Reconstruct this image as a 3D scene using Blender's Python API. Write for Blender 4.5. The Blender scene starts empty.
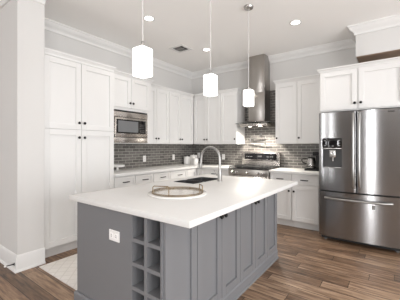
import bpy, bmesh, math, random
from mathutils import Vector, Matrix
random.seed(4)
R = math.radians
PI = math.pi
sc = bpy.context.scene
COL = sc.collection

# ------------------------------------------------------------------ camera
cam_d = bpy.data.cameras.new('camera')
cam = bpy.data.objects.new('camera', cam_d)
COL.objects.link(cam)
cam.location = (3.811, -4.858, 1.313)
cam.rotation_euler = (R(90), 0, R(36.279))
cam_d.sensor_width = 36.0
cam_d.lens = 260.487 * 36 / 400
cam_d.shift_y = -3.707 / 400
cam_d.clip_start = 0.05
sc.camera = cam

# ------------------------------------------------------------------ world, lights, exposure
world = bpy.data.worlds.new('daylight')
sc.world = world
world.use_nodes = True
bg = world.node_tree.nodes['Background']
bg.inputs[0].default_value = (0.95, 0.98, 1.0, 1)
bg.inputs[1].default_value = 2.0

def area(name, loc, rot, sx, sy, power, color=(1, 1, 1)):
    d = bpy.data.lights.new(name, 'AREA')
    d.shape = 'RECTANGLE'
    d.size = sx
    d.size_y = sy
    d.energy = power
    d.color = color
    o = bpy.data.objects.new(name, d)
    o.location = loc
    o.rotation_euler = rot
    COL.objects.link(o)
    return o

# area lamps added at the unseen right and rear windows in place of daylight
DAY = (0.985, 0.99, 1.0)
for wy in (-2.6, -5.0, -7.4):
    area('window_daylight', (7.22, wy, 1.45), (0, R(106), 0), 2.1, 1.7, 215, DAY)  # tilted upward to brighten the ceiling
for wx, ww in ((-0.45, 0.28), (0.42, 0.18), (3.85, 0.28)):  # rear lamps narrowed and tuned for bright streaks on the refrigerator
    area('window_daylight', (wx, -9.22, 1.45), (R(90), 0, 0), ww, 2.7, (620 if wx > 2 else 280) * ww, DAY)

sc.view_settings.view_transform = 'Standard'
sc.view_settings.look = 'None'
sc.view_settings.gamma = 1.0
sc.view_settings.use_curve_mapping = False
sc.view_settings.exposure = -1.0
sc.cycles.max_bounces = 12
sc.cycles.diffuse_bounces = 8
sc.cycles.sample_clamp_indirect = 8.0

# ------------------------------------------------------------------ materials
def new_mat(name):
    m = bpy.data.materials.new(name)
    m.use_nodes = True
    nt = m.node_tree
    return m, nt, nt.nodes['Principled BSDF']

def paint(name, col, rough=0.5, var=0.02, scale=6.0, metal=0.0, bump=0.0, spec=0.5):
    m, nt, b = new_mat(name)
    N, L = nt.nodes, nt.links
    tc = N.new('ShaderNodeTexCoord')
    no = N.new('ShaderNodeTexNoise')
    no.inputs['Scale'].default_value = scale
    no.inputs['Detail'].default_value = 3
    L.new(tc.outputs['Object'], no.inputs['Vector'])
    mx = N.new('ShaderNodeMix')
    mx.data_type = 'RGBA'
    mx.inputs[6].default_value = tuple(c * (1 - var) for c in col) + (1,)
    mx.inputs[7].default_value = tuple(min(1, c * (1 + var)) for c in col) + (1,)
    L.new(no.outputs[0], mx.inputs[0])
    L.new(mx.outputs[2], b.inputs['Base Color'])
    b.inputs['Roughness'].default_value = rough
    b.inputs['Metallic'].default_value = metal
    b.inputs['Specular IOR Level'].default_value = spec
    if bump:
        bp = N.new('ShaderNodeBump')
        bp.inputs['Strength'].default_value = bump
        bp.inputs['Distance'].default_value = 0.002
        n2 = N.new('ShaderNodeTexNoise')
        n2.inputs['Scale'].default_value = 180
        L.new(tc.outputs['Object'], n2.inputs['Vector'])
        L.new(n2.outputs[0], bp.inputs['Height'])
        L.new(bp.outputs[0], b.inputs['Normal'])
    return m

def emit(name, col, strength):
    m, nt, b = new_mat(name)
    b.inputs['Base Color'].default_value = (*col, 1)
    b.inputs['Emission Color'].default_value = (*col, 1)
    b.inputs['Emission Strength'].default_value = strength
    b.inputs['Roughness'].default_value = 0.25
    return m

def steel(name, col, rough, axis, aniso=0.75, rot=0.25):
    """brushed stainless steel, grain across the given axis"""
    m, nt, b = new_mat(name)
    N, L = nt.nodes, nt.links
    tc = N.new('ShaderNodeTexCoord')
    mp = N.new('ShaderNodeMapping')
    mp.inputs['Scale'].default_value = {'Z': (900, 900, 3), 'X': (3, 900, 900), 'H': (4, 4, 700)}[axis]
    no = N.new('ShaderNodeTexNoise')
    no.inputs['Scale'].default_value = 1.0
    L.new(tc.outputs['Object'], mp.inputs[0])
    L.new(mp.outputs[0], no.inputs['Vector'])
    mr = N.new('ShaderNodeMapRange')
    mr.inputs[3].default_value = rough * 0.97
    mr.inputs[4].default_value = rough * 1.03
    L.new(no.outputs[0], mr.inputs[0])
    L.new(mr.outputs[0], b.inputs['Roughness'])
    b.inputs['Base Color'].default_value = (*col, 1)
    b.inputs['Metallic'].default_value = 1
    b.inputs['Anisotropic'].default_value = aniso
    b.inputs['Anisotropic Rotation'].default_value = rot
    tg = N.new('ShaderNodeTangent')
    tg.direction_type = 'RADIAL'
    tg.axis = 'Z'
    L.new(tg.outputs[0], b.inputs['Tangent'])
    return m

def tile_mat():
    m, nt, b = new_mat('grey_glass_subway_tile')
    N, L = nt.nodes, nt.links
    geo = N.new('ShaderNodeNewGeometry')
    sp = N.new('ShaderNodeSeparateXYZ')
    L.new(geo.outputs['Position'], sp.inputs[0])
    ad = N.new('ShaderNodeMath')
    ad.operation = 'ADD'
    L.new(sp.outputs[0], ad.inputs[0])
    L.new(sp.outputs[1], ad.inputs[1])
    cb = N.new('ShaderNodeCombineXYZ')
    L.new(ad.outputs[0], cb.inputs[0])
    zz = N.new('ShaderNodeMath')
    zz.operation = 'SUBTRACT'
    zz.inputs[1].default_value = 0.914
    L.new(sp.outputs[2], zz.inputs[0])
    L.new(zz.outputs[0], cb.inputs[1])
    br = N.new('ShaderNodeTexBrick')
    br.offset = 0.5
    br.inputs['Color1'].default_value = (0.078, 0.073, 0.067, 1)
    br.inputs['Color2'].default_value = (0.165, 0.156, 0.145, 1)
    br.inputs['Mortar'].default_value = (0.46, 0.44, 0.41, 1)
    br.inputs['Scale'].default_value = 1.0
    br.inputs['Mortar Size'].default_value = 0.0028
    br.inputs['Mortar Smooth'].default_value = 0.1
    br.inputs['Brick Width'].default_value = 0.152
    br.inputs['Row Height'].default_value = 0.0508
    L.new(cb.outputs[0], br.inputs['Vector'])
    L.new(br.outputs['Color'], b.inputs['Base Color'])
    mr = N.new('ShaderNodeMapRange')
    mr.inputs[3].default_value = 0.38
    mr.inputs[4].default_value = 0.7
    L.new(br.outputs['Fac'], mr.inputs[0])
    L.new(mr.outputs[0], b.inputs['Roughness'])
    bp = N.new('ShaderNodeBump')
    bp.invert = True
    bp.inputs['Strength'].default_value = 0.5
    bp.inputs['Distance'].default_value = 0.002
    L.new(br.outputs['Fac'], bp.inputs['Height'])
    L.new(bp.outputs[0], b.inputs['Normal'])
    return m

def wood_floor_mat():
    m, nt, b = new_mat('hand_scraped_wood_planks')
    N, L = nt.nodes, nt.links
    def math_(op, a, bb=None):
        n = N.new('ShaderNodeMath')
        n.operation = op
        for i, v in enumerate((a, bb)):
            if v is None:
                continue
            if isinstance(v, (int, float)):
                n.inputs[i].default_value = v
            else:
                L.new(v, n.inputs[i])
        return n.outputs[0]
    geo = N.new('ShaderNodeNewGeometry')
    sp = N.new('ShaderNodeSeparateXYZ')
    L.new(geo.outputs['Position'], sp.inputs[0])
    PW, PL = 0.14, 0.95
    ry = math_('DIVIDE', sp.outputs[1], PW)
    row = math_('FLOOR', ry)
    fy = math_('FRACT', ry)
    wn = N.new('ShaderNodeTexWhiteNoise')
    wn.noise_dimensions = '1D'
    L.new(row, wn.inputs['W'])
    rx = math_('ADD', math_('DIVIDE', sp.outputs[0], PL), math_('MULTIPLY', wn.outputs['Value'], 7.0))
    col = math_('FLOOR', rx)
    fx = math_('FRACT', rx)
    cb = N.new('ShaderNodeCombineXYZ')
    L.new(row, cb.inputs[0])
    L.new(col, cb.inputs[1])
    w2 = N.new('ShaderNodeTexWhiteNoise')
    w2.noise_dimensions = '2D'
    L.new(cb.outputs[0], w2.inputs['Vector'])
    # grain
    gv = N.new('ShaderNodeCombineXYZ')
    L.new(math_('MULTIPLY', sp.outputs[0], 3.4), gv.inputs[0])
    L.new(math_('MULTIPLY', sp.outputs[1], 34.0), gv.inputs[1])
    L.new(math_('MULTIPLY', w2.outputs['Value'], 30.0), gv.inputs[2])
    no = N.new('ShaderNodeTexNoise')
    no.inputs['Scale'].default_value = 1.0
    no.inputs['Detail'].default_value = 6
    no.inputs['Roughness'].default_value = 0.65
    L.new(gv.outputs[0], no.inputs['Vector'])
    fac = math_('ADD', math_('MULTIPLY', w2.outputs['Value'], 0.30),
                math_('MULTIPLY', math_('SUBTRACT', no.outputs[0], 0.25), 1.4))
    rp = N.new('ShaderNodeValToRGB')
    e = rp.color_ramp.elements
    e[0].position = 0.12
    e[0].color = (0.040, 0.023, 0.014, 1)
    e[1].position = 0.95
    e[1].color = (0.50, 0.35, 0.235, 1)
    k = rp.color_ramp.elements.new(0.5)
    k.color = (0.20, 0.120, 0.072, 1)
    L.new(fac, rp.inputs[0])
    # joints
    gy = math_('MULTIPLY', math_('GREATER_THAN', fy, 0.022), math_('LESS_THAN', fy, 0.978))
    gx = math_('GREATER_THAN', fx, 0.005)
    gap = math_('MULTIPLY', gy, gx)
    mx = N.new('ShaderNodeMix')
    mx.data_type = 'RGBA'
    mx.inputs[6].default_value = (0.022, 0.013, 0.008, 1)
    L.new(gap, mx.inputs[0])
    L.new(rp.outputs[0], mx.inputs[7])
    L.new(mx.outputs[2], b.inputs['Base Color'])
    mr = N.new('ShaderNodeMapRange')
    mr.inputs[3].default_value = 0.30
    mr.inputs[4].default_value = 0.5
    L.new(no.outputs[0], mr.inputs[0])
    L.new(mr.outputs[0], b.inputs['Roughness'])
    bp = N.new('ShaderNodeBump')
    bp.inputs['Strength'].default_value = 0.35
    bp.inputs['Distance'].default_value = 0.002
    L.new(math_('ADD', math_('MULTIPLY', no.outputs[0], 0.6), gap), bp.inputs['Height'])
    L.new(bp.outputs[0], b.inputs['Normal'])
    return m

def rug_mat():
    m, nt, b = new_mat('cream_lattice_rug')
    N, L = nt.nodes, nt.links
    tc = N.new('ShaderNodeTexCoord')
    mp = N.new('ShaderNodeMapping')
    mp.inputs['Rotation'].default_value = (0, 0, R(45))
    L.new(tc.outputs['Object'], mp.inputs[0])
    br = N.new('ShaderNodeTexBrick')
    br.offset = 0
    br.inputs['Color1'].default_value = (0.78, 0.75, 0.71, 1)
    br.inputs['Color2'].default_value = (0.75, 0.72, 0.68, 1)
    br.inputs['Mortar'].default_value = (0.68, 0.65, 0.61, 1)
    br.inputs['Scale'].default_value = 1
    br.inputs['Mortar Size'].default_value = 0.006
    br.inputs['Brick Width'].default_value = 0.09
    br.inputs['Row Height'].default_value = 0.09
    L.new(mp.outputs[0], br.inputs['Vector'])
    L.new(br.outputs['Color'], b.inputs['Base Color'])
    b.inputs['Roughness'].default_value = 0.95
    no = N.new('ShaderNodeTexNoise')
    no.inputs['Scale'].default_value = 260
    L.new(tc.outputs['Object'], no.inputs['Vector'])
    bp = N.new('ShaderNodeBump')
    bp.inputs['Strength'].default_value = 0.6
    bp.inputs['Distance'].default_value = 0.004
    L.new(no.outputs[0], bp.inputs['Height'])
    L.new(bp.outputs[0], b.inputs['Normal'])
    return m

def glass_mat(name, col=(0.9, 0.95, 0.93), rough=0.03):
    m, nt, b = new_mat(name)
    b.inputs['Base Color'].default_value = (*col, 1)
    b.inputs['Transmission Weight'].default_value = 0.9
    b.inputs['Roughness'].default_value = rough
    b.inputs['IOR'].default_value = 1.45
    return m

M = dict(
    wall=paint('light_grey_wall_paint', (0.64, 0.632, 0.62), 0.75, 0.012, 3, bump=0.05),
    wall_darkened=paint('darkened_rear_wall', (0.10, 0.085, 0.072), 0.7, 0.012, 3),  # unseen rear wall, colour darkened to deepen reflections in the steel
    crown=paint('off_white_crown_paint', (0.74, 0.735, 0.725), 0.5, 0.01),
    wood=paint('brown_underside_panel', (0.22, 0.15, 0.10), 0.6, 0.15, 5),  # brown tone for the soffit underside
    ceiling=paint('pale_ceiling_paint', (0.93, 0.92, 0.905), 0.8, 0.01, 2),
    trim=paint('white_trim_paint', (0.75, 0.746, 0.738), 0.45, 0.01),
    white=paint('white_cabinet_lacquer', (0.725, 0.722, 0.714), 0.40, 0.01, 2),
    dark_in=paint('cabinet_shadow_gap', (0.30, 0.29, 0.28), 0.7, 0.02),
    quartz=paint('white_quartz', (0.68, 0.676, 0.664), 0.42, 0.018, 14, spec=0.35),
    island=paint('slate_grey_cabinet_paint', (0.180, 0.183, 0.193), 0.42, 0.02, 2),
    black=paint('black_metal', (0.009, 0.009, 0.009), 0.45, 0.1, spec=0.25),
    iron=paint('black_cast_iron', (0.018, 0.018, 0.018), 0.6, 0.1),
    black_gloss=paint('black_glass', (0.008, 0.008, 0.009), 0.06, 0.05),
    plastic=paint('white_plastic', (0.84, 0.83, 0.82), 0.35, 0.01),
    ceramic=paint('white_ceramic', (0.85, 0.84, 0.82), 0.15, 0.01),
    chrome=paint('brushed_nickel', (0.44, 0.43, 0.415), 0.27, 0.02, metal=1),
    gunmetal=paint('dark_nickel', (0.22, 0.215, 0.21), 0.35, 0.02, metal=1),
    nickel=paint('satin_nickel', (0.38, 0.375, 0.365), 0.36, 0.02, metal=1),
    rod=paint('pale_satin_cord', (0.62, 0.61, 0.60), 0.4, 0.01),
    gold=paint('aged_gold', (0.25, 0.185, 0.11), 0.32, 0.04, metal=1),
    gasket=paint('dark_rubber', (0.02, 0.02, 0.02), 0.7, 0.1),
    grey_mark=paint('pale_grey_print', (0.45, 0.45, 0.45), 0.5, 0.02),
    dim_mark=paint('dim_clock_glass', (0.09, 0.09, 0.09), 0.4, 0.02),
    steel_v=steel('brushed_stainless_steel', (0.335, 0.332, 0.335), 0.21, 'H', 0.93, 0.25),
    steel_h=steel('satin_stainless_steel', (0.60, 0.565, 0.53), 0.26, 'H', 0.7, 0.25),
    steel_hood=steel('hood_stainless_steel', (0.42, 0.395, 0.37), 0.30, 'H', 0.6, 0.25),
    sink=paint('dark_composite_sink', (0.035, 0.035, 0.037), 0.35, 0.05),
    mirror=paint('antique_mirror', (0.78, 0.75, 0.70), 0.10, 0.06, 9, metal=0.6),
    vent_dark=paint('dark_duct', (0.05, 0.05, 0.05), 0.8, 0.05),
    tile=tile_mat(),
    floor=wood_floor_mat(),
    rug=rug_mat(),
    glass=glass_mat('clear_canopy_glass'),
    carafe=glass_mat('smoked_carafe_glass', (0.35, 0.34, 0.33)),
    shade=emit('lit_white_glass', (1.0, 0.97, 0.93), 5.0),
    lens=emit('lit_downlight_lens', (1.0, 0.97, 0.92), 14.0),
    hood_lens=emit('lit_hood_lens', (1.0, 0.95, 0.87), 10.0),
)

# ------------------------------------------------------------------ mesh builder
class MB:
    def __init__(self, mp=None):
        self.bm = bmesh.new()
        self.mp = mp                     # optional map of local (u, v, z) to world

    def _p(self, p):
        return Vector(self.mp(*p)) if self.mp else Vector(p)

    def box(self, x0, x1, y0, y1, z0, z1, bev=0.0, seg=2):
        vs = [self.bm.verts.new(self._p((x, y, z))) for x in (x0, x1) for y in (y0, y1) for z in (z0, z1)]
        fs = [self.bm.faces.new([vs[i] for i in q]) for q in
              ((0, 1, 3, 2), (4, 6, 7, 5), (0, 4, 5, 1), (2, 3, 7, 6), (0, 2, 6, 4), (1, 5, 7, 3))]
        if bev:
            es = list({e for f in fs for e in f.edges})
            bmesh.ops.bevel(self.bm, geom=es, offset=bev, segments=seg, affect='EDGES', profile=0.5)
        return self

    def loft(self, rings, cap=True, closed=True):
        rv = [[self.bm.verts.new(self._p(p)) for p in r] for r in rings]
        n = len(rings[0])
        for a, b in zip(rv, rv[1:]):
            for i in range(n if closed else n - 1):
                j = (i + 1) % n
                self.bm.faces.new([a[i], a[j], b[j], b[i]])
        if cap and closed:
            for r in (rv[0], rv[-1]):
                try:
                    self.bm.faces.new(r)
                except ValueError:
                    pass
        return self

    def prism(self, pts, z0, z1):
        return self.loft([[(x, y, z0) for x, y in pts], [(x, y, z1) for x, y in pts]])

    def tube(self, pts, r, n=10, closed=False):
        pts = [Vector(p) for p in pts]
        k = len(pts)
        rings = []
        up = None
        for i in range(k):
            if closed:
                t = (pts[(i + 1) % k] - pts[i - 1]).normalized()
            else:
                t = (pts[min(i + 1, k - 1)] - pts[max(i - 1, 0)]).normalized()
            if up is None:
                up = t.orthogonal().normalized()
            up = (up - t * up.dot(t)).normalized()
            s = t.cross(up)
            rr = r[i] if isinstance(r, (list, tuple)) else r
            rings.append([pts[i] + (up * math.cos(a) + s * math.sin(a)) * rr for a in (2 * PI * j / n for j in range(n))])
        if closed:
            rings.append(rings[0])
        sv = self.mp
        self.loft(rings, cap=not closed)
        return self

    def lathe(self, prof, c, axis=(0, 0, 1), n=24, cap=True):
        """profile of (radius, height) pairs turned about an axis"""
        a = Vector(axis).normalized()
        u = a.orthogonal().normalized()
        v = a.cross(u)
        c = Vector(c)
        rings = []
        for r, h in prof:
            r = max(r, 1e-5)
            rings.append([c + a * h + (u * math.cos(t) + v * math.sin(t)) * r for t in (2 * PI * j / n for j in range(n))])
        return self.loft(rings, cap=cap)

    def build(self, name, mat, parent=None, label=None, smooth=True):
        bm = self.bm
        bmesh.ops.remove_doubles(bm, verts=bm.verts, dist=1e-6)
        bmesh.ops.recalc_face_normals(bm, faces=bm.faces)
        off = Vector((0, 0, 0))
        q = parent
        while q is not None:
            off += Vector(q.location)
            q = q.parent
        if off.length:
            bmesh.ops.translate(bm, verts=bm.verts, vec=-off)
        me = bpy.data.meshes.new(name)
        bm.to_mesh(me)
        bm.free()
        me.materials.append(M[mat] if isinstance(mat, str) else mat)
        if smooth:
            me.shade_smooth()
            me.set_sharp_from_angle(angle=R(32))
        o = bpy.data.objects.new(name, me)
        COL.objects.link(o)
        if parent is not None:
            o.parent = parent
        if label:
            o['label'] = label
        return o

def tag(o, label, cat, group=None):
    o['label'] = label
    o['category'] = cat
    if group:
        o['group'] = group
    return o

def thing(name, loc, label, cat, group=None):
    o = bpy.data.objects.new(name, None)
    o.empty_display_size = 0.1
    o.location = loc
    COL.objects.link(o)
    return tag(o, label, cat, group)

def struct(name, mb, mat):
    o = mb.build(name, mat)
    o['kind'] = 'structure'
    return o

# ------------------------------------------------------------------ room shell
H = 3.028
XL, XR, YF = -2.2, 7.1, -9.1
struct('floor', MB().box(XL, XR, YF, 0.12, -0.06, 0), 'floor')
struct('ceiling', MB().box(XL, XR, YF, 0.12, H, H + 0.08), 'ceiling')
struct('wall_back', MB().box(-0.12, XR, 0, 0.12, 0, H), 'wall')
struct('wall_left', MB().box(-0.12, 0, -3.56, 0, 0, H), 'wall')
# the wing wall that ends beside the pantry cupboard
wing = MB().prism([(XL, -3.79), (0.655, -3.79), (0.655, -3.526), (0.633, -3.526), (0.633, -3.56), (XL, -3.56)], 0, H)
struct('wall_wing', wing, 'wall')
struct('wall_hall', MB().box(XL - 0.12, XL, YF, -3.56, 0, H), 'wall')
# right and rear walls with window openings
def pierced(axis, at0, at1, lo, hi, holes, z0, z1):
    m = MB()
    def bx(a, b, c, d):
        if axis == 'x':
            m.box(at0, at1, a, b, c, d)
        else:
            m.box(a, b, at0, at1, c, d)
    cur = lo
    for a, b in holes:
        bx(cur, a, 0, H)
        bx(a, b, 0, z0)
        bx(a, b, z1, H)
        cur = b
    bx(cur, hi, 0, H)
    return m
hr = [(-8.3, -6.5), (-5.9, -4.1), (-3.5, -1.7)]
hb = [(-0.65, -0.25), (0.27, 0.57), (3.65, 4.05)]  # unseen rear openings, placed and narrowed for streaks on the refrigerator
struct('wall_right', pierced('x', XR, XR + 0.12, YF, 0.12, hr, 0.35, 2.55), 'wall')
struct('wall_rear', pierced('y', YF - 0.12, YF, XL, XR + 0.12, hb, 0.08, 2.85), 'wall_darkened')
k = 1
for a, b in hr:
    m = MB()
    for c in (a, b - 0.06, (a + b) / 2 - 0.03):
        m.box(XR + 0.03, XR + 0.09, c, c + 0.06, 0.35, 2.55)
    for z in (0.35, 2.49):
        m.box(XR + 0.03, XR + 0.09, a + 0.06, b - 0.06, z, z + 0.06)
    struct('window_%d' % k, m, 'trim')
    k += 1
for a, b in hb:
    m = MB()
    for c in (a, b - 0.04):
        m.box(c, c + 0.04, YF - 0.09, YF - 0.03, 0.08, 2.85)
    for z in (0.08, 2.81):
        m.box(a + 0.04, b - 0.04, YF - 0.09, YF - 0.03, z, z + 0.04)
    struct('window_%d' % k, m, 'trim')
    k += 1

# soffit over the refrigerator
SX, SY, SZ = 3.40, -0.52, 2.60
struct('wall_soffit', MB().box(SX, XR, SY, 0, SZ, H), 'wall')
struct('trim_4', MB().box(SX + 0.012, XR - 0.012, SY + 0.012, -0.002, SZ - 0.012, SZ), 'wood')  # thin sheet added so the soffit underside reads brown

# crown moulding: profile of (out from wall, down from ceiling)
CR = [(0, 0), (0.095, 0), (0.095, 0.014), (0.082, 0.022), (0.074, 0.042), (0.052, 0.068), (0.030, 0.082),
      (0.022, 0.098), (0.018, 0.122), (0, 0.122)]
def sweep(path, prof, out=1):
    """path: list of (x, y); miters at corners; the wall lies to the right of the path when out = 1"""
    m = MB()
    P = [Vector((x, y)) for x, y in path]
    rings = []
    for i, p in enumerate(P):
        d0 = (p - P[i - 1]).normalized() if i else None
        d1 = (P[i + 1] - p).normalized() if i < len(P) - 1 else None
        d0 = d0 or d1
        d1 = d1 or d0
        n0 = Vector((-d0.y, d0.x)) * out
        n1 = Vector((-d1.y, d1.x)) * out
        b = (n0 + n1)
        b = b / (b.length_squared / 2)
        rings.append([(p.x + b.x * o, p.y + b.y * o, z) for o, z in prof])
    m.loft(rings)
    return m
crown_prof = [(o, H - d) for o, d in CR]
struct('trim_1', sweep([(0, -3.53), (0, 0), (SX, 0)], crown_prof, -1), 'crown')
struct('trim_2', sweep([(SX, 0.0), (SX, SY), (XR, SY)], crown_prof, -1), 'crown')
struct('trim_3', sweep([(XL, -3.79), (0.655, -3.79), (0.655, -3.526)], crown_prof, -1), 'crown')
BB = [(0, 0.0), (0.030, 0.0), (0.030, 0.008), (0.024, 0.018), (0.016, 0.022), (0.016, 0.136), (0.013, 0.146), (0.013, 0.154),
      (0.007, 0.164), (0.004, 0.172), (0, 0.172)]
struct('baseboard_wing', sweep([(XL, -3.79), (0.655, -3.79), (0.655, -3.526)], BB, -1), 'trim')
struct('baseboard_rear', sweep([(XR, -9.09), (XL, -9.09)], BB, -1), 'trim')

# tiled backsplash
TT = 2.385
m = MB()
m.box(0, 0.008, -2.575, -0.008, 0.914, 1.375)
struct('wall_tiles_left', m, 'tile')
m = MB()
m.box(0.0, 2.985, -0.008, 0, 0.914, 1.375)
m.box(1.385, 2.165, -0.008, 0, 1.375, TT)
struct('wall_tiles_back', m, 'tile')

# ------------------------------------------------------------------ cabinets
def map_back(x0):
    return lambda u, v, z: (x0 + u, -v, z)
def map_left(y0):
    return lambda u, v, z: (v, y0 + u, z)

GAP = 0.0028
def shaker(mp, u0, u1, v, z0, z1, mat, parent, name='door', fr=0.062, t=0.023, rail=None):
    """a frame-and-panel front whose face stands at depth v"""
    rail = rail or fr
    u0 += GAP; u1 -= GAP; z0 += GAP; z1 -= GAP
    m = MB(mp)
    b0 = v - t
    m.box(u0, u0 + fr, b0, v, z0, z1, 0.0015, 1)
    m.box(u1 - fr, u1, b0, v, z0, z1, 0.0015, 1)
    m.box(u0 + fr, u1 - fr, b0, v, z0, z0 + rail, 0.0015, 1)
    m.box(u0 + fr, u1 - fr, b0, v, z1 - rail, z1, 0.0015, 1)
    m.box(u0 + fr - 0.002, u1 - fr + 0.002, b0 + 0.001, v - 0.016, z0 + rail - 0.002, z1 - rail + 0.002)
    return m.build(name, mat, parent)

def knob(mp, u, v, z, parent, mat='black'):
    c = Vector(mp(u, v, z))
    ax = Vector(mp(u, v + 1, z)) - c
    m = MB().lathe([(0.006, 0), (0.006, 0.012), (0.0165, 0.016), (0.0175, 0.022), (0.013, 0.028), (0, 0.029)], c, ax, 14)
    return m.build('knob', mat, parent, 'small black knob')

def pull(mp, u, v, z, parent, w=0.115):
    m = MB()
    P = lambda a, b, c: Vector(mp(a, b, c))
    m.tube([P(u - w / 2, v + 0.026, z), P(u - w / 4, v + 0.030, z), P(u + w / 4, v + 0.030, z), P(u + w / 2, v + 0.026, z)], 0.0078, 8)
    for s in (-1, 1):
        m.tube([P(u + s * w * 0.40, v, z), P(u + s * w * 0.40, v + 0.028, z)], 0.005, 8)
    return m.build('handle', 'black', parent, 'black bar handle')

def cab_crown(mp, u0, u1, v, z0, z1, parent, mat='white', endl=True, endr=True, ret=0.012):
    """small cornice round the top of a cabinet"""
    prof = [(0.0, z0), (0.006, z0), (0.010, z0 + 0.012), (0.024, z0 + 0.032), (0.036, z1 - 0.014), (0.036, z1), (0.0, z1)]
    m = MB()
    path = [(u0, v), (u1, v)]
    lo = [(0.004, z) for _, z in prof]
    pts = []
    if endl: pts.append((u0, ret))
    pts += [(u0, v), (u1, v)]
    if endr: pts.append((u1, ret))
    P = [Vector(p) for p in pts]
    rings = []
    for i, p in enumerate(P):
        d0 = (p - P[i - 1]).normalized() if i else None
        d1 = (P[i + 1] - p).normalized() if i < len(P) - 1 else None
        d0 = d0 or d1; d1 = d1 or d0
        n0 = Vector((-d0.y, d0.x)); n1 = Vector((-d1.y, d1.x))
        b = n0 + n1
        b = b / (b.length_squared / 2)
        rings.append([mp(p.x + b.x * o, p.y + b.y * o, z) for o, z in prof])
    m.loft(rings)
    return m.build('cornice', mat, parent)

def carcass(mp, u0, u1, d, z0, z1, parent, mat='white', toe=0.0, face=0.0):
    m = MB(mp)
    if toe:
        m.box(u0, u1, 0.002, d - 0.075, 0.0, toe)
        m.box(u0, u1, 0.002, d, toe, z1, 0.001, 1)
    else:
        m.box(u0, u1, 0.010, d, z0, z1, 0.001, 1)
    return m.build('carcass', mat, parent)

# -- tall pantry cupboard
mp = map_left(0)
t = thing('pantry_cabinet', (0.3, -3.05, 0), 'tall white pantry cabinet with four doors beside the wing wall', 'cabinet')
m = MB(mp)
m.box(-3.523, -2.576, 0.002, 0.533, 0, 0.118)
m.box(-3.523, -2.576, 0.002, 0.589, 0.118, 2.39, 0.001, 1)
m.build('carcass', 'white', t)
for (a, b, ks) in ((-3.520, -3.064, -1), (-3.064, -2.577, 1)):
    for z0, z1, kz in ((0.124, 1.5195, 1.424), (1.5205, 2.372, 1.609)):
        d = shaker(mp, a, b, 0.609, z0, z1, 'white', t, fr=0.066)
        knob(mp, -3.064 + ks * 0.036, 0.609, kz, d)
m = MB(mp)
m.box(-3.523, -2.576, 0.589, 0.603, 2.376, 2.40)
prof = [(0.0, 2.39), (0.004, 2.39), (0.008, 2.402), (0.020, 2.420), (0.030, 2.434), (0.030, 2.449), (0, 2.449)]
rings = []
for y, off in ((-3.523, 0), (-2.576, 1)):
    rings.append([(y + o * off, 0.589 + o, z) for o, z in prof])
rings.append([(-2.576 + o, 0.548, z) for o, z in prof])
m.loft(rings)
m.box(-3.523, -2.576, 0.004, 0.589, 2.3905, 2.44)
m.build('cornice', 'white', t)

# -- microwave cupboard
t = thing('upper_cabinet', (0.25, -2.17, 1.36), 'deep white two-door wall cabinet above the built-in microwave', 'cabinet')
m = MB(mp)
m.box(-2.574, -1.762, 0.010, 0.500, 1.868, 2.40)          # cupboard box
m.box(-2.574, -2.545, 0.010, 0.500, 1.357, 1.868)          # cheeks either side of the oven niche
m.box(-1.845, -1.762, 0.010, 0.500, 1.357, 1.868)
m.box(-2.545, -1.845, 0.010, 0.500, 1.357, 1.366)
m.build('carcass', 'white', t)
for a, b, s in ((-2.562, -2.198, -1), (-2.198, -1.800, 1)):
    d = shaker(mp, a, b, 0.52, 1.905, 2.385, 'white', t)
    knob(mp, -2.198 + s * 0.030, 0.52, 1.984, d)
cab_crown(mp, -2.574, -1.762, 0.505, 2.392, 2.440, t, endl=False, ret=0.385)

t = thing('microwave_oven', (0.26, -2.196, 1.37), 'stainless built-in microwave oven with dark glass window', 'microwave')
m = MB(mp)
m.box(-2.538, -1.852, 0.03, 0.498, 1.372, 1.860)
m.build('body', 'gasket', t)
m = MB(mp)      # trim kit
m.box(-2.530, -1.862, 0.501, 0.524, 1.757, 1.838, 0.003)
m.box(-2.530, -1.862, 0.501, 0.524, 1.366, 1.448, 0.003)
m.box(-2.530, -2.512, 0.501, 0.524, 1.452, 1.753, 0.003)
m.box(-1.880, -1.862, 0.501, 0.524, 1.452, 1.753, 0.003)
m.build('trim_kit', 'steel_h', t)
m = MB(mp)
m.box(-2.505, -1.887, 0.501, 0.532, 1.455, 1.750, 0.004)
dd = m.build('door', 'steel_h', t)
MB(mp).box(-2.480, -1.915, 0.5325, 0.5365, 1.510, 1.722, 0.0015).build('window', 'black_gloss', dd, 'black glass window')
MB(mp).box(-2.455, -2.075, 0.537, 0.5385, 1.530, 1.702).build('window_mesh', paint('grey_window_mesh', (0.16, 0.165, 0.17), 0.3), dd, 'grey see-through window mesh')
m = MB(mp)
for i in range(5):
    for j in range(3):
        m.box(-2.040 + j * 0.036, -2.018 + j * 0.036, 0.537, 0.5378, 1.54 + i * 0.028, 1.552 + i * 0.028)
m.build('keypad', paint('dim_grey_print', (0.07, 0.07, 0.07), 0.5), dd, 'dim grey key markings')

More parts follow.
